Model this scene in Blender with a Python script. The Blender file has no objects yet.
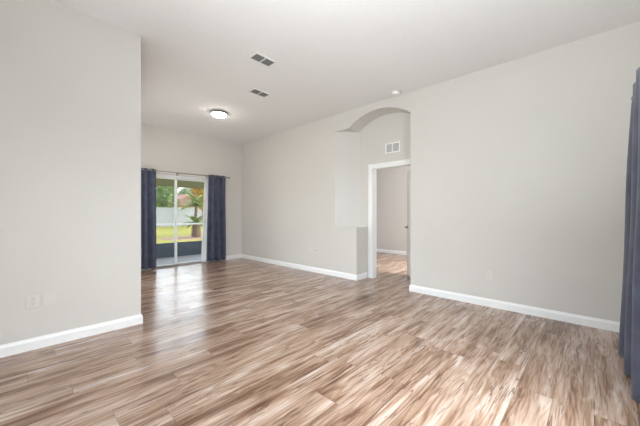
import bpy, bmesh, math, random
from mathutils import Vector, Matrix
random.seed(7)
S = bpy.context.scene
COL = S.collection
PI = math.pi

# ------------------------------------------------------------------ camera
HEAD = math.atan2(274, 288)            # heading of the view, from +X towards +Y
cam_d = bpy.data.cameras.new('camera')
cam_d.sensor_width = 36.0
cam_d.lens = 288.0 * 36.0 / 640.0
cam_d.shift_y = 0.5 / 640.0
cam_d.clip_start = 0.02
cam = bpy.data.objects.new('camera', cam_d)
COL.objects.link(cam)
cam.location = (0, 0, 1.19)
cam.rotation_euler = (PI / 2, 0, HEAD - PI / 2)
S.camera = cam

# ------------------------------------------------------------------ world, sun, daylight, exposure
W = bpy.data.worlds.new('sky')
S.world = W
W.use_nodes = True
wn = W.node_tree
wn.nodes.clear()
wo = wn.nodes.new('ShaderNodeOutputWorld')
wb = wn.nodes.new('ShaderNodeBackground')
wsky = wn.nodes.new('ShaderNodeTexSky')
wsky.sky_type = 'NISHITA'
wsky.sun_disc = False
wsky.sun_elevation = math.radians(48)
wsky.sun_rotation = math.radians(120)
wsky.air_density = 1.0
wsky.dust_density = 2.5
wb.inputs['Strength'].default_value = 0.75
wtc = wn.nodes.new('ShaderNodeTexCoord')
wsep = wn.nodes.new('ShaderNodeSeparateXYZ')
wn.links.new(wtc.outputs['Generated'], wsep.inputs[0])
wr = wn.nodes.new('ShaderNodeValToRGB')             # bright sky band added above the tree tops for the floor glare
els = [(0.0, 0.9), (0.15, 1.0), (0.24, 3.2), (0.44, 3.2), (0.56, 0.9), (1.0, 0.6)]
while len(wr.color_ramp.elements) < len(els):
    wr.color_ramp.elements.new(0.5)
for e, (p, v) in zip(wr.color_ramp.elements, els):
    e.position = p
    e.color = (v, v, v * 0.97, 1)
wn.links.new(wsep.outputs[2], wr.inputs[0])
wbw = wn.nodes.new('ShaderNodeRGBToBW')
wn.links.new(wsky.outputs[0], wbw.inputs[0])
wm1 = wn.nodes.new('ShaderNodeMix')                 # overcast: most of the blue washed out
wm1.data_type = 'RGBA'
wm1.inputs[0].default_value = 0.75
wn.links.new(wsky.outputs[0], wm1.inputs[6])
wn.links.new(wbw.outputs[0], wm1.inputs[7])
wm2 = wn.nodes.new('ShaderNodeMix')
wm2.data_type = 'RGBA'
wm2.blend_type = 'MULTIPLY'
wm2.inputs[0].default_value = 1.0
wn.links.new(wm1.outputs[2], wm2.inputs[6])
wmr = wn.nodes.new('ShaderNodeMapRange')            # the added bright band covers the garden side only
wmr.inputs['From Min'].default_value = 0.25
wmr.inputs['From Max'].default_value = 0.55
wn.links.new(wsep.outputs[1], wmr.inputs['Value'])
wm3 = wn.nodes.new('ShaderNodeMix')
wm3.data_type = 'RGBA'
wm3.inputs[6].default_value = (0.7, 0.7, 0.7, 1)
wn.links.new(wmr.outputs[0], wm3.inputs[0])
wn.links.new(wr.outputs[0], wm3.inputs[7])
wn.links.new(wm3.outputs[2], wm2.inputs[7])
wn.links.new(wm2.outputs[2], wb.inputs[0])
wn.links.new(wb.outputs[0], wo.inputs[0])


def lamp(name, kind, loc, rot, energy, color=(1, 1, 1), **kw):
    d = bpy.data.lights.new(name, kind)
    d.energy = energy
    d.color = color
    for k, v in kw.items():
        setattr(d, k, v)
    o = bpy.data.objects.new(name, d)
    COL.objects.link(o)
    o.location = loc
    o.rotation_euler = rot
    return o


def aim(v):
    return Vector(v).to_track_quat('-Z', 'Y').to_euler()


lamp('sun', 'SUN', (6, -4, 9), aim((-0.80, -0.08, -0.62)), 3.0, (1.0, 0.95, 0.86), angle=0.01)
# daylight through the window beside the camera and in the room beyond; other lamps are added fill
lamp('window_daylight', 'AREA', (1.20, -0.85, 1.25), aim((0.66, 1, -0.62)), 84, (0.87, 0.945, 1.0),
     shape='RECTANGLE', size=1.5, size_y=1.7, spread=math.radians(120))
lamp('rear_fill', 'AREA', (-3.55, 1.6, 1.25), aim((1, -0.02, 0.32)), 50, (0.90, 0.96, 1.0),
     shape='RECTANGLE', size=2.8, size_y=2.1)  # added fill from an assumed opening behind the camera
lamp('bedroom_daylight', 'AREA', (5.9, 0.25, 1.45), aim((0.05, 1, -0.1)), 170, (0.94, 0.97, 1.0),
     shape='RECTANGLE', size=1.5, size_y=1.3)
lamp('alcove_fill', 'AREA', (0.62, 5.3, 1.35), aim((1, 0, 0.20)), 24, (0.99, 0.985, 0.97),
     shape='RECTANGLE', size=2.2, size_y=1.9)  # added fill to lift the dim far area; its opening is assumed
# fill lamp added by the camera, aimed up to brighten the ceiling
lamp('ceiling_fill', 'AREA', (-0.25, 0.15, 1.45), aim((0.62, 0.18, 1)), 88, (0.90, 0.965, 1.0),
     shape='DISK', size=0.5, spread=math.radians(130))

S.view_settings.view_transform = 'Standard'
S.view_settings.look = 'None'
S.view_settings.gamma = 1.0
S.view_settings.use_curve_mapping = False
S.view_settings.exposure = 0.0


# ------------------------------------------------------------------ materials
def srgb(r, g, b):
    f = lambda c: (c / 255 / 12.92) if c / 255 <= 0.04045 else ((c / 255 + 0.055) / 1.055) ** 2.4
    return (f(r), f(g), f(b), 1.0)


class NT:
    """small helper for building node trees"""
    def __init__(s, name):
        s.m = bpy.data.materials.new(name)
        s.m.use_nodes = True
        s.t = s.m.node_tree
        s.b = s.t.nodes['Principled BSDF']
        s.out = s.t.nodes['Material Output']

    def n(s, typ, **kw):
        nd = s.t.nodes.new(typ)
        for k, v in kw.items():
            if k in ('operation', 'blend_type', 'data_type', 'noise_dimensions', 'feature', 'interpolation_type',
                     'wave_type', 'bands_direction', 'distance', 'clamp'):
                setattr(nd, k, v)
        return nd

    def l(s, a, b):
        s.t.links.new(a, b)

    def math(s, op, a, b=None, c=None):
        nd = s.t.nodes.new('ShaderNodeMath')
        nd.operation = op
        for i, v in enumerate((a, b, c)):
            if v is None:
                continue
            if isinstance(v, (int, float)):
                nd.inputs[i].default_value = v
            else:
                s.l(v, nd.inputs[i])
        return nd.outputs[0]

    def comb(s, x, y, z=0.0):
        nd = s.t.nodes.new('ShaderNodeCombineXYZ')
        for i, v in enumerate((x, y, z)):
            if isinstance(v, (int, float)):
                nd.inputs[i].default_value = v
            else:
                s.l(v, nd.inputs[i])
        return nd.outputs[0]

    def noise(s, vec, scale, detail=2.0, rough=0.5, dist=0.0):
        nd = s.t.nodes.new('ShaderNodeTexNoise')
        nd.inputs['Scale'].default_value = scale
        nd.inputs['Detail'].default_value = detail
        nd.inputs['Roughness'].default_value = rough
        nd.inputs['Distortion'].default_value = dist
        if vec is not None:
            s.l(vec, nd.inputs['Vector'])
        return nd.outputs['Fac']

    def ramp(s, fac, stops, interp='LINEAR'):
        nd = s.t.nodes.new('ShaderNodeValToRGB')
        cr = nd.color_ramp
        cr.interpolation = interp
        while len(cr.elements) < len(stops):
            cr.elements.new(0.5)
        for e, (p, c) in zip(cr.elements, stops):
            e.position = p
            e.color = c
        s.l(fac, nd.inputs[0])
        return nd.outputs[0]

    def mix(s, fac, a, b, blend='MIX'):
        nd = s.t.nodes.new('ShaderNodeMix')
        nd.data_type = 'RGBA'
        nd.blend_type = blend
        for i, v in ((0, fac), (6, a), (7, b)):
            if isinstance(v, (int, float)):
                nd.inputs[i].default_value = v
            elif isinstance(v, tuple):
                nd.inputs[i].default_value = v
            else:
                s.l(v, nd.inputs[i])
        return nd.outputs[2]

    def obj(s):
        return s.t.nodes.new('ShaderNodeTexCoord').outputs['Object']

    def bump(s, h, strength, dist=0.01):
        nd = s.t.nodes.new('ShaderNodeBump')
        nd.inputs['Strength'].default_value = strength
        nd.inputs['Distance'].default_value = dist
        s.l(h, nd.inputs['Height'])
        s.l(nd.outputs[0], s.b.inputs['Normal'])


def plain(name, col, rough=0.5, metal=0.0, var=0.06, scale=6.0, bump=0.0, bscale=60.0, spec=0.5):
    t = NT(name)
    o = t.obj()
    f = t.noise(o, scale, 3.0)
    dark = tuple(c * (1 - var) for c in col[:3]) + (1,)
    lite = tuple(min(1, c * (1 + var)) for c in col[:3]) + (1,)
    t.l(t.ramp(f, [(0.3, dark), (0.7, lite)]), t.b.inputs['Base Color'])
    t.b.inputs['Roughness'].default_value = rough
    t.b.inputs['Metallic'].default_value = metal
    t.b.inputs['Specular IOR Level'].default_value = spec
    if bump:
        t.bump(t.noise(o, bscale, 3.0), bump, 0.004)
    return t.m


M = {}
M['wall'] = plain('wall_paint', srgb(209, 206, 201), 0.42, var=0.012, scale=1.5, bump=0.06, bscale=140)
M['ceiling'] = plain('ceiling_texture', srgb(238, 238, 238), 0.9, var=0.012, scale=30, bump=0.55, bscale=38, spec=0.2)
M['white'] = plain('white_trim_paint', srgb(240, 241, 241), 0.32, var=0.01)
M['plate'] = plain('plate_plastic', srgb(214, 210, 204), 0.35, var=0.01)
M['plate_dark'] = plain('socket_shadow', srgb(120, 116, 110), 0.5, var=0.02)
M['vent_white'] = plain('vent_enamel', srgb(226, 226, 224), 0.4, var=0.01)
M['vent_grey'] = plain('vent_louver', srgb(120, 121, 118), 0.5, var=0.03)
M['vent_dark'] = plain('vent_duct', srgb(52, 52, 50), 0.8, var=0.1)
M['return_grey'] = plain('return_filter', srgb(178, 177, 176), 0.7, var=0.06, scale=40)
M['nickel'] = plain('brushed_nickel', srgb(150, 146, 138), 0.35, 0.9, var=0.04)
M['rod'] = plain('rod_metal', srgb(158, 153, 146), 0.4, 0.5, var=0.05)
M['bronze'] = plain('dark_bronze', srgb(70, 62, 55), 0.4, 0.8, var=0.05)
M['vinyl'] = plain('door_vinyl', srgb(236, 236, 236), 0.35, var=0.01)
M['track'] = plain('aluminium_track', srgb(175, 176, 176), 0.35, 0.8, var=0.03)
M['concrete'] = plain('lanai_concrete', srgb(120, 124, 130), 0.7, var=0.08, scale=5)
M['kick'] = plain('kick_panel', srgb(66, 76, 88), 0.5, var=0.08, scale=3)
M['rail'] = plain('enclosure_white', srgb(226, 226, 226), 0.4, var=0.02)
M['beam'] = plain('lanai_beam_paint', srgb(92, 91, 52), 0.6, var=0.05)
M['roof_under'] = plain('sun_block_paint', srgb(215, 212, 200), 0.7, var=0.02)
M['fence'] = plain('fence_vinyl', srgb(198, 204, 218), 0.5, var=0.03, scale=2)
M['stucco'] = plain('stucco', srgb(196, 172, 162), 0.85, var=0.05, scale=2)
M['rooftile'] = plain('roof_tile', srgb(196, 150, 134), 0.8, var=0.12, scale=5)
M['pane_dark'] = plain('house_window', srgb(70, 78, 88), 0.15, var=0.05)
M['trunk'] = plain('bark', srgb(142, 118, 98), 0.9, var=0.3, scale=14, bump=0.8, bscale=30)
M['leaf_a'] = plain('leaves_mid_green', srgb(122, 152, 78), 0.55, var=0.4, scale=1.7)
M['leaf_b'] = plain('leaves_blue_green', srgb(136, 160, 116), 0.55, var=0.35, scale=1.7)
M['leaf_y'] = plain('leaves_gold', srgb(214, 176, 62), 0.55, var=0.3, scale=2.0)
M['palm'] = plain('palm_fronds', srgb(136, 160, 66), 0.5, var=0.4, scale=2.0)
M['blossom'] = plain('pink_blossom', srgb(205, 160, 154), 0.6, var=0.25, scale=2.0)
M['mulch'] = plain('mulch_bed', srgb(172, 140, 122), 0.9, var=0.15, scale=9)


def mat_lawn():
    t = NT('lawn')
    o = t.obj()
    f = t.noise(o, 0.45, 4.0)
    g = t.noise(o, 24.0, 4.0)
    c = t.ramp(f, [(0.35, srgb(126, 146, 40)), (0.5, srgb(164, 158, 54)), (0.66, srgb(186, 160, 70))])
    c = t.mix(0.35, c, t.ramp(g, [(0.3, srgb(120, 140, 40)), (0.7, srgb(190, 180, 96))]), 'MIX')
    t.l(c, t.b.inputs['Base Color'])
    t.b.inputs['Roughness'].default_value = 0.9
    t.bump(g, 0.6, 0.03)
    return t.m


M['lawn'] = mat_lawn()


def mat_fabric(name, dark, lite, rough=0.85, weave=420.0, trans=0.0):
    t = NT(name)
    o = t.obj()
    f = t.noise(o, 7.0, 4.0)
    t.l(t.ramp(f, [(0.3, dark), (0.7, lite)]), t.b.inputs['Base Color'])
    t.b.inputs['Roughness'].default_value = rough
    t.b.inputs['Sheen Weight'].default_value = 0.25
    t.bump(t.noise(o, weave, 2.0), 0.18, 0.002)
    if trans:
        tr = t.n('ShaderNodeBsdfTranslucent')
        tr.inputs[0].default_value = lite
        mx = t.n('ShaderNodeMixShader')
        mx.inputs[0].default_value = trans
        t.l(t.b.outputs[0], mx.inputs[1])
        t.l(tr.outputs[0], mx.inputs[2])
        t.l(mx.outputs[0], t.out.inputs[0])
    return t.m


M['blue'] = mat_fabric('navy_curtain_fabric', srgb(68, 74, 95), srgb(90, 96, 117), trans=0.12)
M['sheer'] = mat_fabric('white_sheer_fabric', srgb(232, 234, 236), srgb(246, 247, 248), trans=0.45)


def mat_glass():
    t = NT('window_glass')
    tr = t.n('ShaderNodeBsdfTransparent')
    tr.inputs[0].default_value = (0.93, 0.95, 0.95, 1)
    gl = t.n('ShaderNodeBsdfGlossy')
    gl.inputs['Roughness'].default_value = 0.02
    fr = t.n('ShaderNodeFresnel')
    fr.inputs[0].default_value = 1.25
    mx = t.n('ShaderNodeMixShader')
    t.l(fr.outputs[0], mx.inputs[0])
    t.l(tr.outputs[0], mx.inputs[1])
    t.l(gl.outputs[0], mx.inputs[2])
    t.l(mx.outputs[0], t.out.inputs[0])
    return t.m


M['glass'] = mat_glass()


def mat_screen():
    t = NT('insect_screen')
    t.b.inputs['Base Color'].default_value = srgb(90, 94, 98)
    tr = t.n('ShaderNodeBsdfTransparent')
    mx = t.n('ShaderNodeMixShader')
    f = t.noise(t.obj(), 900.0, 1.0)
    t.l(t.ramp(f, [(0.3, (0.10, 0.10, 0.10, 1)), (0.7, (0.2, 0.2, 0.2, 1))]), mx.inputs[0])
    t.l(tr.outputs[0], mx.inputs[1])
    t.l(t.b.outputs[0], mx.inputs[2])
    t.l(mx.outputs[0], t.out.inputs[0])
    return t.m


M['screen'] = mat_screen()


def mat_dome():
    t = NT('frosted_dome')
    t.b.inputs['Base Color'].default_value = srgb(250, 248, 242)
    t.b.inputs['Emission Color'].default_value = (1.0, 0.92, 0.80, 1)
    t.b.inputs['Emission Strength'].default_value = 55.0
    t.b.inputs['Roughness'].default_value = 0.4
    return t.m


M['dome'] = mat_dome()


def mat_floor():
    t = NT('plank_floor')
    o = t.obj()
    sp = t.n('ShaderNodeSeparateXYZ')
    t.l(o, sp.inputs[0])
    X, Y = sp.outputs[0], sp.outputs[1]
    PW, PL = 0.192, 1.28
    yr = t.math('DIVIDE', Y, PW)
    row = t.math('FLOOR', yr)
    wr = t.n('ShaderNodeTexWhiteNoise', noise_dimensions='1D')
    wr.noise_dimensions = '1D'
    t.l(row, wr.inputs['W'])
    xr = t.math('ADD', t.math('DIVIDE', X, PL), wr.outputs['Value'])
    colx = t.math('FLOOR', xr)
    wp = t.n('ShaderNodeTexWhiteNoise')
    wp.noise_dimensions = '2D'
    t.l(t.comb(row, colx), wp.inputs['Vector'])
    rnd = wp.outputs['Value']
    ox = t.math('MULTIPLY', rnd, 37.0)
    oy = t.math('MULTIPLY', t.math('FRACT', t.math('MULTIPLY', rnd, 91.7)), 23.0)
    px = t.math('ADD', X, ox)
    py = t.math('ADD', Y, oy)
    # broad tone, long streaks, cathedral figure, fine grain
    broad = t.noise(t.comb(t.math('MULTIPLY', px, 1.0), t.math('MULTIPLY', py, 7.0), 0.0), 1.0, 2.5, 0.5, 0.8)
    streak = t.noise(t.comb(t.math('MULTIPLY', px, 1.15), t.math('MULTIPLY', py, 17.0), 3.0), 1.0, 5.0, 0.64, 0.75)
    warp = t.noise(t.comb(t.math('MULTIPLY', px, 1.0), t.math('MULTIPLY', py, 8.0), 7.0), 1.0, 2.0, 0.5, 0.2)
    rings = t.math('SINE', t.math('ADD', t.math('MULTIPLY', warp, 60.0), t.math('MULTIPLY', py, 60.0)))
    rings = t.math('MULTIPLY_ADD', rings, 0.5, 0.5)
    fine = t.noise(t.comb(t.math('MULTIPLY', px, 6.0), t.math('MULTIPLY', py, 130.0), 1.0), 1.0, 4.0, 0.65)
    v = t.math('MULTIPLY', broad, 0.46)
    v = t.math('MULTIPLY_ADD', streak, 0.40, v)
    v = t.math('MULTIPLY_ADD', rings, 0.055, v)
    v = t.math('MULTIPLY_ADD', fine, 0.16, v)
    v = t.math('ADD', v, t.math('MULTIPLY', t.math('SUBTRACT', rnd, 0.5), 0.05))
    c = t.ramp(v, [(0.34, srgb(72, 48, 35)), (0.425, srgb(114, 84, 65)), (0.50, srgb(150, 120, 99)),
                   (0.58, srgb(179, 153, 135)), (0.69, srgb(208, 190, 177))])
    # thin dark mineral streaks and knots
    dk = t.noise(t.comb(t.math('MULTIPLY', px, 1.1), t.math('MULTIPLY', py, 34.0), 11.0), 1.0, 2.0, 0.5, 1.4)
    c = t.mix(t.ramp(dk, [(0.30, (0.75, 0.75, 0.75, 1)), (0.37, (0, 0, 0, 1))]), c, srgb(92, 62, 48))
    fig = t.noise(t.comb(t.math('MULTIPLY', px, 1.3), t.math('MULTIPLY', py, 24.0), 19.0), 1.0, 2.5, 0.55, 1.0)
    crack = t.math('ABSOLUTE', t.math('SUBTRACT', fig, 0.5))
    patch = t.noise(t.comb(t.math('MULTIPLY', px, 1.4), t.math('MULTIPLY', py, 6.0), 29.0), 1.0, 2.0)
    ck = t.math('MULTIPLY', t.math('LESS_THAN', crack, 0.02), t.ramp(patch, [(0.42, (0, 0, 0, 1)), (0.56, (0.65, 0.65, 0.65, 1))]))
    c = t.mix(ck, c, srgb(86, 58, 45))
    # seams
    fy = t.math('FRACT', yr)
    fx = t.math('FRACT', xr)
    ey = t.math('MULTIPLY', t.math('MINIMUM', fy, t.math('SUBTRACT', 1.0, fy)), PW)
    ex = t.math('MULTIPLY', t.math('MINIMUM', fx, t.math('SUBTRACT', 1.0, fx)), PL)
    e = t.math('MINIMUM', ey, ex)
    seam = t.math('LESS_THAN', e, 0.0016)
    c = t.mix(t.math('MULTIPLY', seam, 0.4), c, srgb(70, 48, 38))
    t.l(c, t.b.inputs['Base Color'])
    t.l(t.math('MULTIPLY_ADD', streak, 0.10, 0.20), t.b.inputs['Roughness'])
    t.b.inputs['Coat Weight'].default_value = 0.22
    t.b.inputs['Coat IOR'].default_value = 1.6
    t.b.inputs['Coat Roughness'].default_value = 0.11
    t.b.inputs['Specular IOR Level'].default_value = 0.32
    h = t.math('SUBTRACT', t.math('MULTIPLY', fine, 0.3), t.math('MULTIPLY', seam, 1.0))
    t.bump(h, 0.12, 0.002)
    return t.m


M['floor'] = mat_floor()


# ------------------------------------------------------------------ mesh helpers
def link(name, bm, mat, parent=None, smooth=False):
    me = bpy.data.meshes.new(name)
    bmesh.ops.recalc_face_normals(bm, faces=bm.faces)
    bm.to_mesh(me)
    bm.free()
    me.materials.append(mat)
    if smooth:
        for p in me.polygons:
            p.use_smooth = True
    o = bpy.data.objects.new(name, me)
    COL.objects.link(o)
    if parent:
        o.parent = parent
    return o


def box(bm, x0, x1, y0, y1, z0, z1, bev=0.0):
    vs = [bm.verts.new(p) for p in ((x0, y0, z0), (x1, y0, z0), (x1, y1, z0), (x0, y1, z0),
                                    (x0, y0, z1), (x1, y0, z1), (x1, y1, z1), (x0, y1, z1))]
    fs = [bm.faces.new([vs[i] for i in f]) for f in
          ((3, 2, 1, 0), (4, 5, 6, 7), (0, 1, 5, 4), (1, 2, 6, 5), (2, 3, 7, 6), (3, 0, 4, 7))]
    if bev:
        es = list({e for f in fs for e in f.edges})
        bmesh.ops.bevel(bm, geom=es, offset=bev, segments=2, profile=0.5, affect='EDGES')
    return vs


def prism(bm, pts, d):
    """closed polygon pts (3D) extruded by vector d"""
    d = Vector(d)
    a = [bm.verts.new(p) for p in pts]
    b = [bm.verts.new(Vector(p) + d) for p in pts]
    bm.faces.new(a)
    bm.faces.new(list(reversed(b)))
    n = len(a)
    for i in range(n):
        bm.faces.new((a[i], a[(i + 1) % n], b[(i + 1) % n], b[i]))


def lathe(bm, prof, c=(0, 0, 0), n=32, axis='Z'):
    rings = []
    for r, z in prof:
        ring = []
        for k in range(n):
            a = 2 * PI * k / n
            p = (r * math.cos(a), r * math.sin(a), z)
            if axis == 'X':
                p = (p[2], p[0], p[1])
            elif axis == 'Y':
                p = (p[0], p[2], p[1])
            ring.append(bm.verts.new((p[0] + c[0], p[1] + c[1], p[2] + c[2])))
        rings.append(ring)
    for a, b in zip(rings, rings[1:]):
        for k in range(n):
            bm.faces.new((a[k], a[(k + 1) % n], b[(k + 1) % n], b[k]))
    bm.faces.new(rings[0])
    bm.faces.new(list(reversed(rings[-1])))


def tube(bm, p, q, r, n=12, r2=None):
    p, q = Vector(p), Vector(q)
    d = (q - p).normalized()
    u = d.orthogonal().normalized()
    w = d.cross(u)
    r2 = r if r2 is None else r2
    A = [bm.verts.new(p + (u * math.cos(2 * PI * k / n) + w * math.sin(2 * PI * k / n)) * r) for k in range(n)]
    B = [bm.verts.new(q + (u * math.cos(2 * PI * k / n) + w * math.sin(2 * PI * k / n)) * r2) for k in range(n)]
    for k in range(n):
        bm.faces.new((A[k], A[(k + 1) % n], B[(k + 1) % n], B[k]))
    bm.faces.new(list(reversed(A)))
    bm.faces.new(B)


def B():
    return bmesh.new()


def thing(name, loc, label, cat, group=None):
    o = bpy.data.objects.new(name, None)
    COL.objects.link(o)
    o.location = loc
    o.empty_display_size = 0.1
    o['label'] = label
    o['category'] = cat
    if group:
        o['group'] = group
    return o


def tag(o, label, cat, group=None):
    o['label'] = label
    o['category'] = cat
    if group:
        o['group'] = group
    return o


def struct(o):
    o['kind'] = 'structure'
    return o


# ------------------------------------------------------------------ the room
XR = 4.16      # face of the right wall
YF = 6.86      # face of the far wall
YL = 3.56      # face of the near left wall
XC = 0.925     # its corner
YW = -0.34     # face of the wall with the near curtain
XB = -3.2      # rear wall
XD = 4.50      # face of the wall with the inner door
XH = 7.70      # far wall of the room beyond


def zc(x):
    return 3.055 - 0.016 * (x - XR)


def wall(name, x0, x1, y0, y1, z0=0.0):
    bm = B()
    vs = box(bm, x0, x1, y0, y1, z0, 3)
    for v in vs[4:]:
        v.co.z = zc(v.co.x)
    return struct(link(name, bm, M['wall']))


bm = B()
box(bm, XB - 0.15, XH + 0.15, -0.55, 7.0, -0.12, 0.0)
struct(link('floor', bm, M['floor']))

bm = B()
vs = box(bm, XB - 0.15, XD, YW - 0.15, 7.0, 0, 0)
for i, v in enumerate(vs):
    v.co.z = zc(v.co.x) + (0.15 if i >= 4 else 0.0)
struct(link('ceiling', bm, M['ceiling']))

# near left wall and its return towards the sliding door
wall('wall_left', XB, XC, YL, YL + 0.12)
bm = B()
for y0, y1, z0, z1 in ((YL + 0.12, 4.1, 0, 9), (6.5, YF, 0, 9), (4.1, 6.5, 0, 0.3), (4.1, 6.5, 2.4, 9)):  # unseen opening added for the alcove fill lamp
    vs = box(bm, XC - 0.12, XC, y0, y1, z0, min(z1, 3))
    if z1 == 9:
        for v in vs[4:]:
            v.co.z = zc(v.co.x)
struct(link('wall_alcove', bm, M['wall']))

# far wall with the opening of the sliding door
DX0, DX1, DZ = 1.73, 3.27, 2.05
bm = B()
pts = [(XC - 0.12, 0), (DX0, 0), (DX0, DZ), (DX1, DZ), (DX1, 0), (XD, 0), (XD, zc(XD)), (XC - 0.12, zc(XC - 0.12))]
prism(bm, [(x, YF, z) for x, z in pts], (0, 0.14, 0))
struct(link('wall_far', bm, M['wall']))

# right wall: arched recess with a cut corner above a half-height pier
AY0, AY1, AS, AT = 2.04, 3.23, 2.745, 2.943
PY, LY, LZ = 3.06, 3.56, 0.935
half = (AY1 - AY0) / 2
sag = AT - AS
R = (half * half + sag * sag) / (2 * sag)
arc = []
a0 = math.asin(half / R)
for k in range(33):
    a = -a0 + 2 * a0 * k / 32
    arc.append(((AY0 + AY1) / 2 + R * math.sin(a), AT - R + R * math.cos(a)))
pts = [(YW, 0), (AY0, 0)] + arc + [(LY, AS), (LY, LZ), (PY, LZ), (PY, 0), (YF, 0), (YF, zc(XR)), (YW, zc(XR))]
bm = B()
prism(bm, [(XR, y, z) for y, z in pts], (XD - XR, 0, 0))
struct(link('wall_right', bm, M['wall']))
bm = B()
prism(bm, [(XR, LY, LZ), (XD, LY, LZ), (XD, AY1, LZ)], (0, 0, AS - LZ))
struct(link('wall_niche', bm, M['wall']))

# wall with the inner door
OY0, OY1, OZ = 2.15, 2.955, 2.02
bm = B()
pts = [(YW, 0), (OY0, 0), (OY0, OZ), (OY1, OZ), (OY1, 0), (YF, 0), (YF, 3.05), (YW, 3.05)]
prism(bm, [(XD, y, z) for y, z in pts], (0.11, 0, 0))
struct(link('wall_hall', bm, M['wall']))

# wall beside the camera, with the window opening the near curtain hangs at
WX0, WX1, WZ0, WZ1 = 0.45, 1.90, 0.25, 2.03
bm = B()
for x0, x1, z0, z1 in ((XB, WX0, 0, 9), (WX1, XR + 0.34, 0, 9), (WX0, WX1, 0, WZ0), (WX0, WX1, WZ1, 9)):
    vs = box(bm, x0, x1, YW - 0.14, YW, z0, min(z1, 3))
    if z1 == 9:
        for v in vs[4:]:
            v.co.z = zc(v.co.x)
struct(link('wall_window', bm, M['wall']))
bm = B()
for z0, z1 in ((WZ0, WZ0 + 0.05), (WZ1 - 0.05, WZ1)):
    box(bm, WX0, WX1, YW - 0.11, YW - 0.05, z0, z1)
for x0 in (WX0, (WX0 + WX1) / 2 - 0.025, WX1 - 0.05):
    box(bm, x0, x0 + 0.05, YW - 0.11, YW - 0.05, WZ0 + 0.05, WZ1 - 0.05)
struct(link('window_1', bm, M['vinyl']))

# rear wall behind the camera, unseen opening added for the fill lamp
bm = B()
for y0, y1, z0, z1 in ((YW, 0.2, 0, 9), (3.0, YL + 0.12, 0, 9), (0.2, 3.0, 0, 0.2), (0.2, 3.0, 2.3, 9)):
    vs = box(bm, XB - 0.14, XB, y0, y1, z0, min(z1, 3))
    if z1 == 9:
        for v in vs[4:]:
            v.co.z = zc(v.co.x)
struct(link('wall_rear', bm, M['wall']))

# the room beyond the inner door
bm = B()
for y0, y1, z0, z1 in ((0.5, 2.7, 0, 2.75), (3.85, YF, 0, 2.75), (2.7, 3.85, 0, 0.9), (2.7, 3.85, 2.0, 2.75)):
    box(bm, XH, XH + 0.12, y0, y1, z0, z1)
struct(link('wall_bedroom_far', bm, M['wall']))
bm = B()
box(bm, XD + 0.11, XH + 0.12, YF, YF + 0.14, 0, 2.75)
struct(link('wall_bedroom_left', bm, M['wall']))
bm = B()
for x0, x1, z0, z1 in ((XD + 0.11, 5.1, 0, 2.75), (6.7, XH + 0.12, 0, 2.75), (5.1, 6.7, 0, 0.8), (5.1, 6.7, 2.1, 2.75)):
    box(bm, x0, x1, 0.38, 0.5, z0, z1)
struct(link('wall_bedroom_right', bm, M['wall']))
bm = B()
box(bm, XD + 0.11, XH + 0.12, 0.38, YF + 0.14, 2.75, 2.87)
struct(link('ceiling_bedroom', bm, M['ceiling']))


# baseboards: a moulded profile swept along a floor path, room on the left of the path
def baseboard(name, path, h=0.100, t=0.015):
    prof = [(0, 0), (t, 0), (t, h * 0.72), (t * 0.8, h * 0.80), (t * 0.45, h * 0.90), (t * 0.35, h), (0, h)]
    bm = B()
    P = [Vector((x, y)) for x, y in path]
    rings = []
    for i, p in enumerate(P):
        dirs = []
        if i > 0:
            dirs.append((p - P[i - 1]).normalized())
        if i < len(P) - 1:
            dirs.append((P[i + 1] - p).normalized())
        ns = [Vector((-d.y, d.x)) for d in dirs]
        n = sum(ns, Vector((0, 0)))
        n = n.normalized()
        k = 1.0 / max(0.3, n.dot(ns[0]))
        rings.append([bm.verts.new((p.x + n.x * k * o, p.y + n.y * k * o, z)) for o, z in prof])
    m = len(prof)
    for a, b in zip(rings, rings[1:]):
        for k in range(m):
            bm.faces.new((a[k], a[(k + 1) % m], b[(k + 1) % m], b[k]))
    bm.faces.new(rings[0])
    bm.faces.new(list(reversed(rings[-1])))
    return struct(link(name, bm, M['white']))


baseboard('baseboard_left', [(XC, YF - 0.02), (XC, YL), (XB + 0.02, YL)])
baseboard('baseboard_right', [(XR, YW + 0.02), (XR, AY0), (XD - 0.02, AY0)])
baseboard('baseboard_pier', [(XD - 0.02, PY), (XR, PY), (XR, YF), (DX1 + 0.02, YF)])
baseboard('baseboard_far', [(DX0 - 0.02, YF), (XC + 0.02, YF)])
baseboard('baseboard_bedroom', [(XH, 0.52), (XH, YF - 0.02)])
baseboard('baseboard_window', [(XB + 0.02, YW), (XR - 0.02, YW)])

# inner door: casing, jamb lining, leaf swung open
bm = B()
cw, ct = 0.075, 0.02
for x0, x1 in ((XD - ct, XD), (XD + 0.11, XD + 0.11 + ct)):
    box(bm, x0, x1, OY1 - 0.012, OY1 + cw, 0, OZ + cw, 0.004)
    box(bm, x0, x1, OY0 - cw, OY0 + 0.012, 0, OZ + cw, 0.004)
    box(bm, x0, x1, OY0 + 0.012, OY1 - 0.012, OZ - 0.012, OZ + cw, 0.004)
box(bm, XD, XD + 0.11, OY1 - 0.018, OY1 - 0.001, 0, OZ - 0.018)
box(bm, XD, XD + 0.11, OY0 + 0.001, OY0 + 0.018, 0, OZ - 0.018)
box(bm, XD, XD + 0.11, OY0 + 0.001, OY1 - 0.001, OZ - 0.018, OZ - 0.001)
struct(link('trim_1', bm, M['white']))

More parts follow.
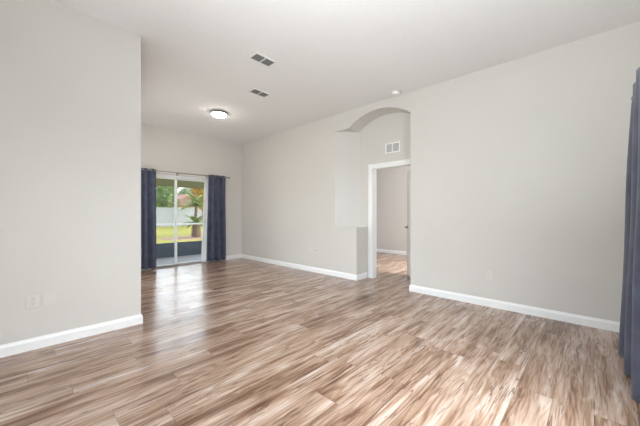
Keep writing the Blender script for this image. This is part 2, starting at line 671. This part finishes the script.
bm = B()
box(bm, 0, 0.755, -0.035, 0, 0.012, 1.995, 0.003)
for z0, z1 in ((0.22, 0.98), (1.10, 1.80)):          # raised panels on both faces
    for y0, y1 in ((0.0, 0.006), (-0.041, -0.035)):
        for x0 in (0.11, 0.42):
            box(bm, x0, x0 + 0.225, y0, y1, z0, z1, 0.0025)
door = struct(link('door_1', bm, M['white']))
door.location = (XD + 0.112, OY0 + 0.022, 0)
door.rotation_euler = (0, 0, math.radians(37.5))
bm = B()
lathe(bm, [(0.030, 0.0), (0.030, 0.006), (0.011, 0.010), (0.011, 0.045), (0.012, 0.05)], (0.69, 0, 0.93), 20, 'Y')
box(bm, 0.575, 0.70, 0.040, 0.054, 0.921, 0.939, 0.004)
kn = link('door_handle', bm, M['bronze'], door)

# ------------------------------------------------------------------ sliding glass door
bm = B()
fy0, fy1 = YF + 0.02, YF + 0.12
box(bm, DX0, DX0 + 0.045, fy0, fy1, 0, DZ)
box(bm, DX1 - 0.045, DX1, fy0, fy1, 0, DZ)
box(bm, DX0 + 0.045, DX1 - 0.045, fy0, fy1, DZ - 0.05, DZ)
sl = struct(link('door_2', bm, M['vinyl']))
bm = B()
box(bm, DX0 + 0.045, DX1 - 0.045, fy0, fy1, 0.0, 0.022)
for y in (0.03, 0.07):
    box(bm, DX0 + 0.045, DX1 - 0.045, fy0 + y, fy0 + y + 0.004, 0.022, 0.032)
link('door_track', bm, M['track'], sl)
XM = 2.50


def slider(x0, x1, y0, y1, handle):
    bm = B()
    s = 0.032
    box(bm, x0, x0 + s, y0, y1, 0.034, DZ - 0.052)
    box(bm, x1 - s, x1, y0, y1, 0.034, DZ - 0.052)
    box(bm, x0 + s, x1 - s, y0, y1, 0.034, 0.034 + 0.014)
    box(bm, x0 + s, x1 - s, y0, y1, DZ - 0.052 - 0.035, DZ - 0.052)
    p = link('door_panel', bm, M['vinyl'], sl)
    bm = B()
    ym = (y0 + y1) / 2
    box(bm, x0 + s - 0.005, x1 - s + 0.005, ym - 0.003, ym + 0.003, 0.046, DZ - 0.083)
    link('pane', bm, M['glass'], p)
    if handle:
        bm = B()
        box(bm, x1 - 0.032, x1 - 0.012, y0 - 0.022, y0, 0.95, 1.15, 0.004)
        link('pull_handle', bm, M['bronze'], p)


slider(DX0 + 0.046, XM + 0.016, fy0 + 0.012, fy0 + 0.046, False)
slider(XM - 0.016, DX1 - 0.046, fy0 + 0.056, fy0 + 0.09, False)


# ------------------------------------------------------------------ curtains
def curtain_mesh(name, x0, x1, y, z0, z1, folds, amp0, amp1, mat, parent=None, side=-1, flare=0.0,
                 squeeze=0.0, seed=0, thick=0.003, phase=0.0, anchor=0.0, pinch_z=None, skew=0.0):
    """cloth hanging in the plane y, folds waving in y; squeeze narrows the top; anchor 0/1 is the fixed edge"""
    rnd = random.Random(seed)
    nx, nz = max(48, int(folds * 22)), 30
    ph = [rnd.uniform(-0.5, 0.5) for _ in range(8)]
    am = [rnd.uniform(0.75, 1.2) for _ in range(int(folds) + 3)]
    bm = B()
    grid = []
    for j in range(nz + 1):
        t = j / nz                       # 0 top, 1 bottom
        z = z1 + (z0 - z1) * t
        row = []
        amp = amp0 + (amp1 - amp0) * (t ** 0.8)
        if pinch_z is not None:
            amp *= 1 - 0.65 * math.exp(-((z - pinch_z) / 0.025) ** 2)
        wk = 1 - squeeze * (1 - t)
        for i in range(nx + 1):
            s = i / nx
            xx = x0 + (x1 - x0) * (anchor + (s - anchor) * wk)
            u = s * folds
            k = int(u)
            wob = 0.10 * math.sin(2 * PI * s * 1.7 + ph[0] * 6 + t * 1.3)
            a = amp * (am[k] * (1 - (u - k)) + am[k + 1] * (u - k))
            f = math.sin(2 * PI * (u + phase + wob * 0.5 * t))
            f = math.copysign(abs(f) ** 0.8, f)
            yy = y + side * (a * f + flare * t) + skew * (1 - s) * t + 0.004 * math.sin(9 * t + 11 * s + ph[1])
            xx += 0.25 * a * math.cos(2 * PI * (u + phase)) * (0 if i in (0, nx) else 1)
            row.append(bm.verts.new((xx, yy, z)))
        grid.append(row)
    for a, b in zip(grid, grid[1:]):
        for i in range(nx):
            bm.faces.new((a[i], a[i + 1], b[i + 1], b[i]))
    o = link(name, bm, mat, parent, True)
    md = o.modifiers.new('thickness', 'SOLIDIFY')
    md.thickness = thick
    return o


RZ = 2.10
YRD = YF - 0.115


def finial(bm, x, y, z, sgn):
    pr = [(0.010, 0.0), (0.015, 0.004), (0.012, 0.010), (0.020, 0.018), (0.024, 0.030), (0.020, 0.042), (0.006, 0.050)]
    lathe(bm, [(r, sgn * q) for r, q in pr], (x, y, z), 18, 'X')


def rod(label, x0, x1, y, z, ywall, brackets, r=0.010):
    t = thing('curtain_rod', (x0, ywall, z), label, 'curtain rod')
    L = Matrix.Translation((-x0, -ywall, -z))

    def add(n, bm, m, sm=True):
        bm.transform(L)
        return link(n, bm, m, t, sm)
    bm = B()
    tube(bm, (x0, y, z), (x1, y, z), r, 16)
    add('pole', bm, M['rod'])
    for x, s in ((x0, -1), (x1, 1)):
        bm = B()
        finial(bm, x, y, z, s)
        add('finial', bm, M['rod'])
    sg = 1 if ywall > y else -1
    for x in brackets:
        bm = B()
        ya, yb = sorted((ywall, ywall - sg * 0.008))
        box(bm, x - 0.014, x + 0.014, ya, yb, z - 0.055, z + 0.02)
        ya, yb = sorted((ywall - sg * 0.008, y))
        box(bm, x - 0.006, x + 0.006, ya, yb, z - 0.024, z - 0.010)
        box(bm, x - 0.008, x + 0.008, y - 0.014, y + 0.014, z - 0.017, z - 0.0095)
        add('bracket', bm, M['rod'], False)
    return t


rod('thin grey metal rod over the sliding glass door', 1.22, 3.70, YRD, RZ, YF, (1.30, 2.50, 3.63))
c = curtain_mesh('curtain', 1.42, 2.06, YRD, 0.032, RZ + 0.03, 4.6, 0.03, 0.066, M['blue'], seed=3, squeeze=0.03,
                 pinch_z=RZ, phase=0.15)
tag(c, 'navy curtain at the left of the sliding glass door, beside the near wall corner', 'curtain')
c = curtain_mesh('curtain', 3.16, 3.67, YRD, 0.028, RZ + 0.03, 3.4, 0.03, 0.072, M['blue'], seed=5, squeeze=0.12,
                 pinch_z=RZ, phase=0.45, anchor=0.45)
tag(c, 'navy curtain at the right of the sliding glass door, beside bare wall', 'curtain')
c = curtain_mesh('sheer_curtain', 3.04, 3.60, YRD + 0.085, 0.004, RZ - 0.03, 6.0, 0.004, 0.009, M['sheer'], seed=9,
                 squeeze=0.15, anchor=1.0, thick=0.0015)
tag(c, 'white sheer strip showing left of the right navy curtain, over the glass', 'sheer curtain')
c = curtain_mesh('sheer_curtain', 1.50, 2.03, YRD + 0.085, 0.004, RZ - 0.03, 5.0, 0.004, 0.009, M['sheer'], seed=11,
                 thick=0.0015)
tag(c, 'white sheer hem peeping out below the left navy curtain', 'sheer curtain')

# the curtain at the right edge of the picture, on the window beside the camera
rod('thin grey metal rod holding the navy curtain at the right edge', 0.05, 3.40, YW + 0.10, 2.12, YW, (0.12, 1.6, 3.33))
c = curtain_mesh('curtain', 2.62, 3.46, YW + 0.10, 0.012, 2.22, 2.25, 0.020, 0.062, M['blue'], seed=21, side=1, flare=0.04,
                 squeeze=0.12, anchor=0.4, pinch_z=2.12, phase=0.0, skew=-0.035)
tag(c, 'large navy curtain cut by the right edge of the picture', 'curtain')

# ------------------------------------------------------------------ ceiling fixtures
def ceil_rot():
    return (0, math.atan(0.016), 0)


def ceiling_vent(x, y, label):
    t = thing('ceiling_vent', (x, y, zc(x)), label, 'vent', 'ceiling air vents')
    t.rotation_euler = ceil_rot()
    hx, hy = 0.150, 0.083
    bm = B()
    m = 0.018
    for x0, x1, y0, y1 in ((-hx, hx, -hy, -hy + m), (-hx, hx, hy - m, hy), (-hx, -hx + m, -hy + m, hy - m),
                           (hx - m, hx, -hy + m, hy - m), (-0.008, 0.008, -hy + m, hy - m)):
        box(bm, x0, x1, y0, y1, -0.012, 0.0)
    link('frame', bm, M['vent_white'], t)
    bm = B()
    box(bm, -hx + m, hx - m, -hy + m, hy - m, -0.003, -0.0005)
    link('backing', bm, M['vent_dark'], t)
    for s in (-1, 1):
        bm = B()
        x0, x1 = (s * 0.008, s * (hx - m)) if s > 0 else (s * (hx - m), s * 0.008)
        for k in range(7):
            yy = -hy + m + 0.010 + k * 0.0185
            prism(bm, [(x0, yy, -0.0035), (x0, yy + 0.0018, -0.0035), (x0, yy + 0.0085, -0.011), (x0, yy + 0.0067, -0.011)],
                  (x1 - x0, 0, 0))
        link('louver', bm, M['vent_grey'], t)
    return t


ceiling_vent(2.085, 2.955, 'ceiling vent with dark louvers, the larger looking one nearer the camera')
ceiling_vent(2.610, 3.785, 'ceiling vent with dark louvers, between the other vent and the dome lamp')

lx, ly = 2.60, 5.08
t = thing('ceiling_light', (lx, ly, zc(lx)), 'lit round flush dome lamp with thin metal rim on the ceiling', 'ceiling light')
t.rotation_euler = ceil_rot()
bm = B()
lathe(bm, [(0.130, 0.0), (0.150, -0.004), (0.154, -0.030), (0.147, -0.040), (0.138, -0.040)], n=48)
link('rim', bm, M['nickel'], t, True)
bm = B()
pr = [(0.137, -0.036)] + [(0.137 * math.cos(a), -0.036 - 0.055 * math.sin(a)) for a in [PI / 2 * k / 10 for k in range(1, 10)]] + [(0.010, -0.0905)]
lathe(bm, pr, n=48)
link('dome_shade', bm, M['dome'], t, True)
bm = B()
lathe(bm, [(0.010, -0.0895), (0.009, -0.096), (0.003, -0.100)], n=16)
link('finial', bm, M['nickel'], t, True)

sx, sy = 4.00, 2.20
t = thing('smoke_detector', (sx, sy, zc(sx)), 'small round white smoke detector on the ceiling above the arch', 'smoke detector')
t.rotation_euler = ceil_rot()
bm = B()
lathe(bm, [(0.070, 0.0), (0.074, -0.004), (0.074, -0.014), (0.068, -0.018)], n=32)
link('base_plate', bm, M['plate'], t, True)
bm = B()
lathe(bm, [(0.062, -0.018), (0.062, -0.032), (0.054, -0.044), (0.030, -0.050), (0.012, -0.051)], n=32)
link('cover', bm, M['white'], t, True)

# return-air grille over the inner door
t = thing('return_air_grille', (XD, 2.535, 2.335), 'white two-panel air grille on the wall above the inner door', 'grille')
bm = B()
hy, hz, m = 0.140, 0.088, 0.018
for y0, y1, z0, z1 in ((-hy, hy, -hz, -hz + m), (-hy, hy, hz - m, hz), (-hy, -hy + m, -hz + m, hz - m),
                       (hy - m, hy, -hz + m, hz - m), (-0.009, 0.009, -hz + m, hz - m)):
    box(bm, -0.012, 0, y0, y1, z0, z1)
link('frame', bm, M['white'], t)
bm = B()
box(bm, -0.003, -0.0005, -hy + m, hy - m, -hz + m, hz - m)
link('backing', bm, M['return_grey'], t)
for s in (-1, 1):
    bm = B()
    y0, y1 = sorted((s * 0.009, s * (hy - m)))
    for k in range(9):
        z = -hz + m + 0.006 + k * 0.0155
        prism(bm, [(-0.0035, y0, z), (-0.0035, y0, z + 0.002), (-0.010, y0, z - 0.004), (-0.010, y0, z - 0.006)], (0, y1 - y0, 0))
    link('louver', bm, M['vent_white'], t)


# ------------------------------------------------------------------ wall plates
def plate(name, loc, rz, label, cat, kind, w=0.074, h=0.118):
    """face looks along local -Y"""
    t = thing(name, loc, label, cat)
    t.rotation_euler = (0, 0, rz)
    bm = B()
    box(bm, -w / 2, w / 2, -0.006, 0, -h / 2, h / 2, 0.0025)
    link('cover_plate', bm, M['plate'], t)
    if kind == 'outlet':
        for s in (-1, 1):
            bm = B()
            box(bm, -0.017, 0.017, -0.009, -0.006, s * 0.021 - 0.0145, s * 0.021 + 0.0145, 0.002)
            r = link('receptacle', bm, M['plate'], t)
            bm = B()
            for dx, hh in ((-0.0065, 0.0045), (0.0065, 0.0035)):
                box(bm, dx - 0.0012, dx + 0.0012, -0.0094, -0.0085, s * 0.021 - hh + 0.003, s * 0.021 + hh + 0.003)
            box(bm, -0.0025, 0.0025, -0.0094, -0.0085, s * 0.021 - 0.0105, s * 0.021 - 0.006)
            link('slot', bm, M['plate_dark'], r)
    if kind == 'jack':
        bm = B()
        box(bm, -0.010, 0.010, -0.010, -0.006, -0.010, 0.010, 0.001)
        link('jack', bm, M['plate_dark'], t)
    for s in ((0,) if kind == 'outlet' else (-0.042, 0.042)):
        bm = B()
        lathe(bm, [(0.0032, -0.0055), (0.0032, -0.0072), (0.0015, -0.0076)], (0, 0, s), 10, 'Y')
        link('screw', bm, M['plate'], t)
    return t


plate('wall_outlet', (0.095, YL, 0.424), 0, 'duplex outlet on the near left wall, left of the blank plate', 'outlet', 'outlet', 0.09, 0.122)
plate('blank_wall_plate', (0.205, YL, 0.430), 0, 'plain blank cover plate on the near left wall, right of the outlet', 'wall plate', 'blank', 0.09, 0.122)
plate('wall_outlet', (XR, 0.975, 0.398), -PI / 2, 'duplex outlet on the wide right wall, right of the arch', 'outlet', 'outlet')
plate('blank_wall_plate', (XR, 4.215, 0.45), -PI / 2, 'wall plate left of its twin, low on the wall left of the pier', 'wall plate', 'blank')
plate('cable_wall_plate', (XR, 4.03, 0.45), -PI / 2, 'wall plate right of its twin, low on the wall left of the pier', 'wall plate', 'jack')
plate('wall_outlet', (XR, 6.28, 0.42), -PI / 2, 'outlet low on the right wall near the far corner', 'outlet', 'outlet')

# ------------------------------------------------------------------ lanai and garden
YS = 8.60
bm = B()
box(bm, -2.5, 9.0, 7.0, YS + 0.08, -0.18, -0.03)
struct(link('lanai_slab', bm, M['concrete']))
bm = B()
box(bm, -40, 70, YS + 0.08, 80, -0.4, -0.10)
struct(link('lawn', bm, M['lawn']))
bm = B()
box(bm, -2.5, 9.0, YS - 0.04, YS + 0.08, 1.945, 2.2)
struct(link('lanai_beam', bm, M['beam']))
bm = B()
prism(bm, [(-3, YW - 0.14, 2.55), (-3, YW - 2.1, 2.35), (-3, YW - 2.1, 2.5), (-3, YW - 0.14, 2.7)], (8, 0, 0))
struct(link('sun_block_roof', bm, M['roof_under']))  # unseen roof added to keep sun out of the side window

t = thing('screen_enclosure', (3, YS, -0.03), 'screened lanai wall with white rail and dark kick panel beyond the glass door', 'screen wall')


def addr(n, bm, m):
    bm.transform(Matrix.Translation((-3, -YS, 0.03)))
    return link(n, bm, m, t)


bm = B()
box(bm, -1.0, 8.5, YS - 0.02, YS + 0.02, -0.03, 0.37)
addr('kick_panel', bm, M['kick'])
bm = B()
box(bm, -1.0, 8.5, YS - 0.025, YS + 0.025, 0.865, 0.91)
addr('rail', bm, M['rail'])
bm = B()
box(bm, -1.0, 8.5, YS - 0.001, YS + 0.001, 0.371, 0.864)
box(bm, -1.0, 8.5, YS - 0.001, YS + 0.001, 0.911, 1.944)
addr('screen_mesh', bm, M['screen'])
for x in (-0.6, 1.55, 4.75, 7.9):
    bm = B()
    box(bm, x - 0.025, x + 0.025, YS - 0.03, YS + 0.03, -0.03, 1.945)
    addr('post', bm, M['rail'])

# white privacy fence across the back of the lawn
FY = 30.0
t = thing('privacy_fence', (14, FY, -0.10), 'white vinyl privacy fence across the back of the lawn', 'fence')


def addf(n, bm, m):
    bm.transform(Matrix.Translation((-14, -FY, 0.10)))
    return link(n, bm, m, t)


for i in range(12):
    x = 1.0 + i * 2.4
    bm = B()
    box(bm, x - 0.07, x + 0.07, FY - 0.07, FY + 0.07, -0.10, 1.80)
    prism(bm, [(x - 0.09, FY - 0.09, 1.80), (x + 0.09, FY - 0.09, 1.80), (x + 0.09, FY + 0.09, 1.80), (x - 0.09, FY + 0.09, 1.80)], (0, 0, 0.03))
    addf('post', bm, M['fence'])
    if i == 11:
        break
    bm = B()
    for k in range(14):
        xa = x + 0.07 + k * (2.26 / 14)
        box(bm, xa + 0.008, xa + 2.26 / 14 - 0.008, FY - 0.012, FY + 0.012, 0.0, 1.66)
    addf('board_panel', bm, M['fence'])
    for z0, z1 in ((-0.06, 0.04), (1.62, 1.76)):
        bm = B()
        box(bm, x + 0.07, x + 2.33, FY - 0.035, FY + 0.035, z0, z1)
        addf('rail', bm, M['fence'])

def spot(px, d):
    l = (px - 320) / 288 * d
    return (math.cos(HEAD) * d + math.sin(HEAD) * l, math.sin(HEAD) * d - math.cos(HEAD) * l)


# neighbouring house behind the fence: walls, hipped tile roof, windows
HX, HY = spot(172.5, 42)
t = thing('neighbour_house', (HX, HY, -0.1), 'pale pink house with a salmon tiled gable roof behind the fence', 'house')


def addh(n, bm, m, par=None):
    return link(n, bm, m, par or t)


bm = B()
box(bm, 0.05, 12, 0, 8, 0, 2.55)
prism(bm, [(0.05, -0.001, 2.55), (4.95, -0.001, 2.55), (2.5, -0.001, 4.0)], (0, 3.0, 0))
addh('wall', bm, M['stucco'])
bm = B()
v = [bm.verts.new(p) for p in ((-0.3, -0.4, 2.5), (12.5, -0.4, 2.5), (12.5, 8.5, 2.5), (-0.3, 8.5, 2.5), (3.4, 4, 4.4), (9, 4, 4.4))]
for f in ((0, 1, 5, 4), (1, 2, 5), (2, 3, 4, 5), (3, 0, 4), (3, 2, 1, 0)):
    bm.faces.new([v[i] for i in f])
prism(bm, [(-0.4, -0.6, 2.40), (2.5, -0.6, 4.10), (5.4, -0.6, 2.40), (5.4, -0.6, 2.62), (2.5, -0.6, 4.32), (-0.4, -0.6, 2.62)], (0, 5.0, 0))
addh('roof', bm, M['rooftile'])
for x in (0.9, 2.7, 7.5):
    bm = B()
    for a, b, c2, d in ((x - 0.06, x, 1.0, 2.2), (x + 1.0, x + 1.06, 1.0, 2.2), (x, x + 1.0, 1.0, 1.06), (x, x + 1.0, 2.14, 2.2)):
        box(bm, a, b, -0.06, 0.0, c2, d)
    w = addh('window', bm, M['rail'])
    bm = B()
    box(bm, x, x + 1.0, -0.03, -0.005, 1.06, 2.14)
    addh('pane', bm, M['pane_dark'], w)


# plants
def leaves(bm, c, rad, n, size, rnd, hollow=0.35):
    c = Vector(c)
    for _ in range(n):
        d = Vector((rnd.gauss(0, 1), rnd.gauss(0, 1), rnd.gauss(0, 1))).normalized()
        k = hollow + (1 - hollow) * rnd.random() ** 0.5
        p = c + Vector((d.x * rad[0], d.y * rad[1], d.z * rad[2])) * k
        u = Vector((rnd.gauss(0, 1), rnd.gauss(0, 1), rnd.gauss(0, 0.7))).normalized()
        w = u.orthogonal().normalized()
        w = (w * math.cos(rnd.random() * 6) + u.cross(w) * math.sin(rnd.random() * 6)).normalized()
        s = size * rnd.uniform(0.6, 1.3)
        bm.faces.new([bm.verts.new(p + u * s * a + w * s * b) for a, b in ((-1, 0), (-0.1, -0.42), (1, 0), (-0.1, 0.42))])


def tree(name, x, y, blobs, trunk_h, label, cat, mat, n=420, size=0.16, seed=1, tr=0.13, lean=0.0):
    rnd = random.Random(seed)
    t = thing(name, (x, y, -0.1), label, cat)
    bm = B()
    tube(bm, (0, 0, 0), (lean, 0, trunk_h), tr, 10, tr * 0.6)
    for k in range(4):
        a = rnd.random() * 6.3
        tube(bm, (lean * 0.8, 0, trunk_h * 0.8), (lean + 0.8 * math.cos(a), 0.8 * math.sin(a), trunk_h + 0.9), tr * 0.45, 7, tr * 0.2)
    link('trunk', bm, M['trunk'], t, True)
    bm = B()
    for (bx, by, bz, r) in blobs:
        leaves(bm, (bx, by, bz), (r, r, r * 0.85), n, size, rnd)
    me = bpy.data.meshes.new('foliage')
    bm.to_mesh(me)
    bm.free()
    me.materials.append(mat)
    o = bpy.data.objects.new('foliage', me)
    COL.objects.link(o)
    o.parent = t
    return t


tree('leafy_tree', *spot(164, 32), [(-0.6, 0, 3.3, 1.15), (0.6, 0, 2.6, 1.0), (0.2, 0, 4.1, 1.0), (-0.8, 0, 2.1, .8)], 2.6,
     'bushy green tree over the fence seen through the left glass panel', 'tree', M['leaf_a'], seed=4)
tree('slim_tree', *spot(173.8, 37), [(0.1, 0, 5.0, 0.7), (0.4, 0.3, 5.4, .7)], 4.6,
     'tall slim brown trunk beside the bushy tree in the left glass panel', 'tree', M['leaf_b'], n=260, seed=6, tr=0.2)
tree('pale_tree', *spot(184, 57), [(-0.8, 0, 4.6, 1.1), (0.5, 0, 5.0, 1.2), (-1.6, 0.4, 4.2, .9)], 4.0,
     'pale green tree top above the pink house in the right glass panel', 'tree', M['leaf_b'], seed=8)
tree('distant_tree', *spot(159, 60), [(-1, 0, 5.0, 1.9), (1.2, 0, 5.6, 1.9), (0, 0, 3.5, 1.6)], 4.2,
     'distant grey-green tree farthest left beyond the bushy tree', 'tree', M['leaf_b'], n=380, size=0.3, seed=18)
tree('distant_tree', *spot(194, 62), [(-1.4, 0, 5.4, 1.7), (1.2, 0, 6.2, 2.0), (0, 0, 4.0, 1.8)], 4.6,
     'distant grey-green tree beyond the pink house, above the palms', 'tree', M['leaf_b'], n=380, size=0.3, seed=19)
tree('golden_tree', *spot(203.5, 27), [(-0.1, 0, 2.7, 0.8), (0.3, 0, 3.5, 0.9), (-0.5, 0, 3.6, 0.6), (0.1, 0, 2.0, 0.6)], 2.2,
     'golden yellow tree behind the palm in the right glass panel', 'tree', M['leaf_y'], seed=10)


def palm(x, y, zb, h, nfr, L, r0, r1, el0, el1, label, cat, seed):
    rnd = random.Random(seed)
    t = thing('palm_tree', (x, y, zb), label, cat)
    bm = B()
    for k in range(9):
        z0, z1 = h * k / 9, h * (k + 1) / 9
        ra = r0 + (r1 - r0) * k / 9
        tube(bm, (0.02 * math.sin(k), 0, z0), (0.02 * math.sin(k + 1), 0, z1 + 0.01), ra, 12, ra * 1.15)
    link('trunk', bm, M['trunk'], t, True)
    for q in range(nfr):
        az = q * 2.39996
        el = math.radians(rnd.uniform(el0, el1))
        ln = L * rnd.uniform(0.75, 1.1)
        bm = B()
        pts = []
        p = Vector((0, 0, h))
        e = el
        for k in range(9):
            pts.append(p.copy())
            p = p + Vector((math.cos(az) * math.cos(e), math.sin(az) * math.cos(e), math.sin(e))) * ln / 8
            e -= 0.15
        for a, b in zip(pts, pts[1:]):
            tube(bm, a, b, 0.011, 5, 0.008)
        sd = Vector((-math.sin(az), math.cos(az), 0))
        for k in range(2, 34):
            u = k / 34 * 8
            i = min(7, int(u))
            a = pts[i].lerp(pts[i + 1], u - i)
            fw = (pts[i + 1] - pts[i]).normalized()
            ll = 0.30 * ln * math.sin(PI * (0.12 + 0.8 * k / 34))
            for s in (-1, 1):
                tip = a + (sd * s * 0.8 + fw * 0.6 + Vector((0, 0, -0.25))) * ll
                w = fw * 0.018
                bm.faces.new([bm.verts.new(v) for v in (a - w, a + w, tip)])
        me = bpy.data.meshes.new('frond')
        bm.to_mesh(me)
        bm.free()
        me.materials.append(M['palm'])
        o = bpy.data.objects.new('frond', me)
        COL.objects.link(o)
        o.parent = t


palm(*spot(195.8, 17.4), -0.1, 1.75, 26, 0.98, 0.10, 0.07, 10, 86, 'taller slender palm behind the squat one in the right glass panel', 'palm tree', 31)
palm(*spot(196.2, 15.4), -0.062, 0.70, 20, 0.80, 0.24, 0.17, 5, 80, 'squat thick-trunked palm in front of the taller one in the right glass panel', 'palm tree', 32)
tree('blossoming_shrub', *spot(156.5, 33.5), [(0, 0, 1.75, 0.75), (0.7, -0.5, 1.5, 0.6)], 1.2,
     'pink blossoming shrub just over the fence in the left glass panel', 'shrub', M['blossom'], n=260, size=0.12, seed=14, tr=0.06)
bm = B()
lathe(bm, [(1.7, -0.06), (1.6, -0.01), (0.6, 0.03), (0.1, 0.035)], (0, 0, 0), 28)
for v in bm.verts:
    v.co.x *= 1.5
o = link('mulch_bed', bm, M['mulch'])
o.location = (*spot(199, 15.8), -0.1)
tag(o, 'pale mulch bed around the foot of the palm', 'mulch bed')
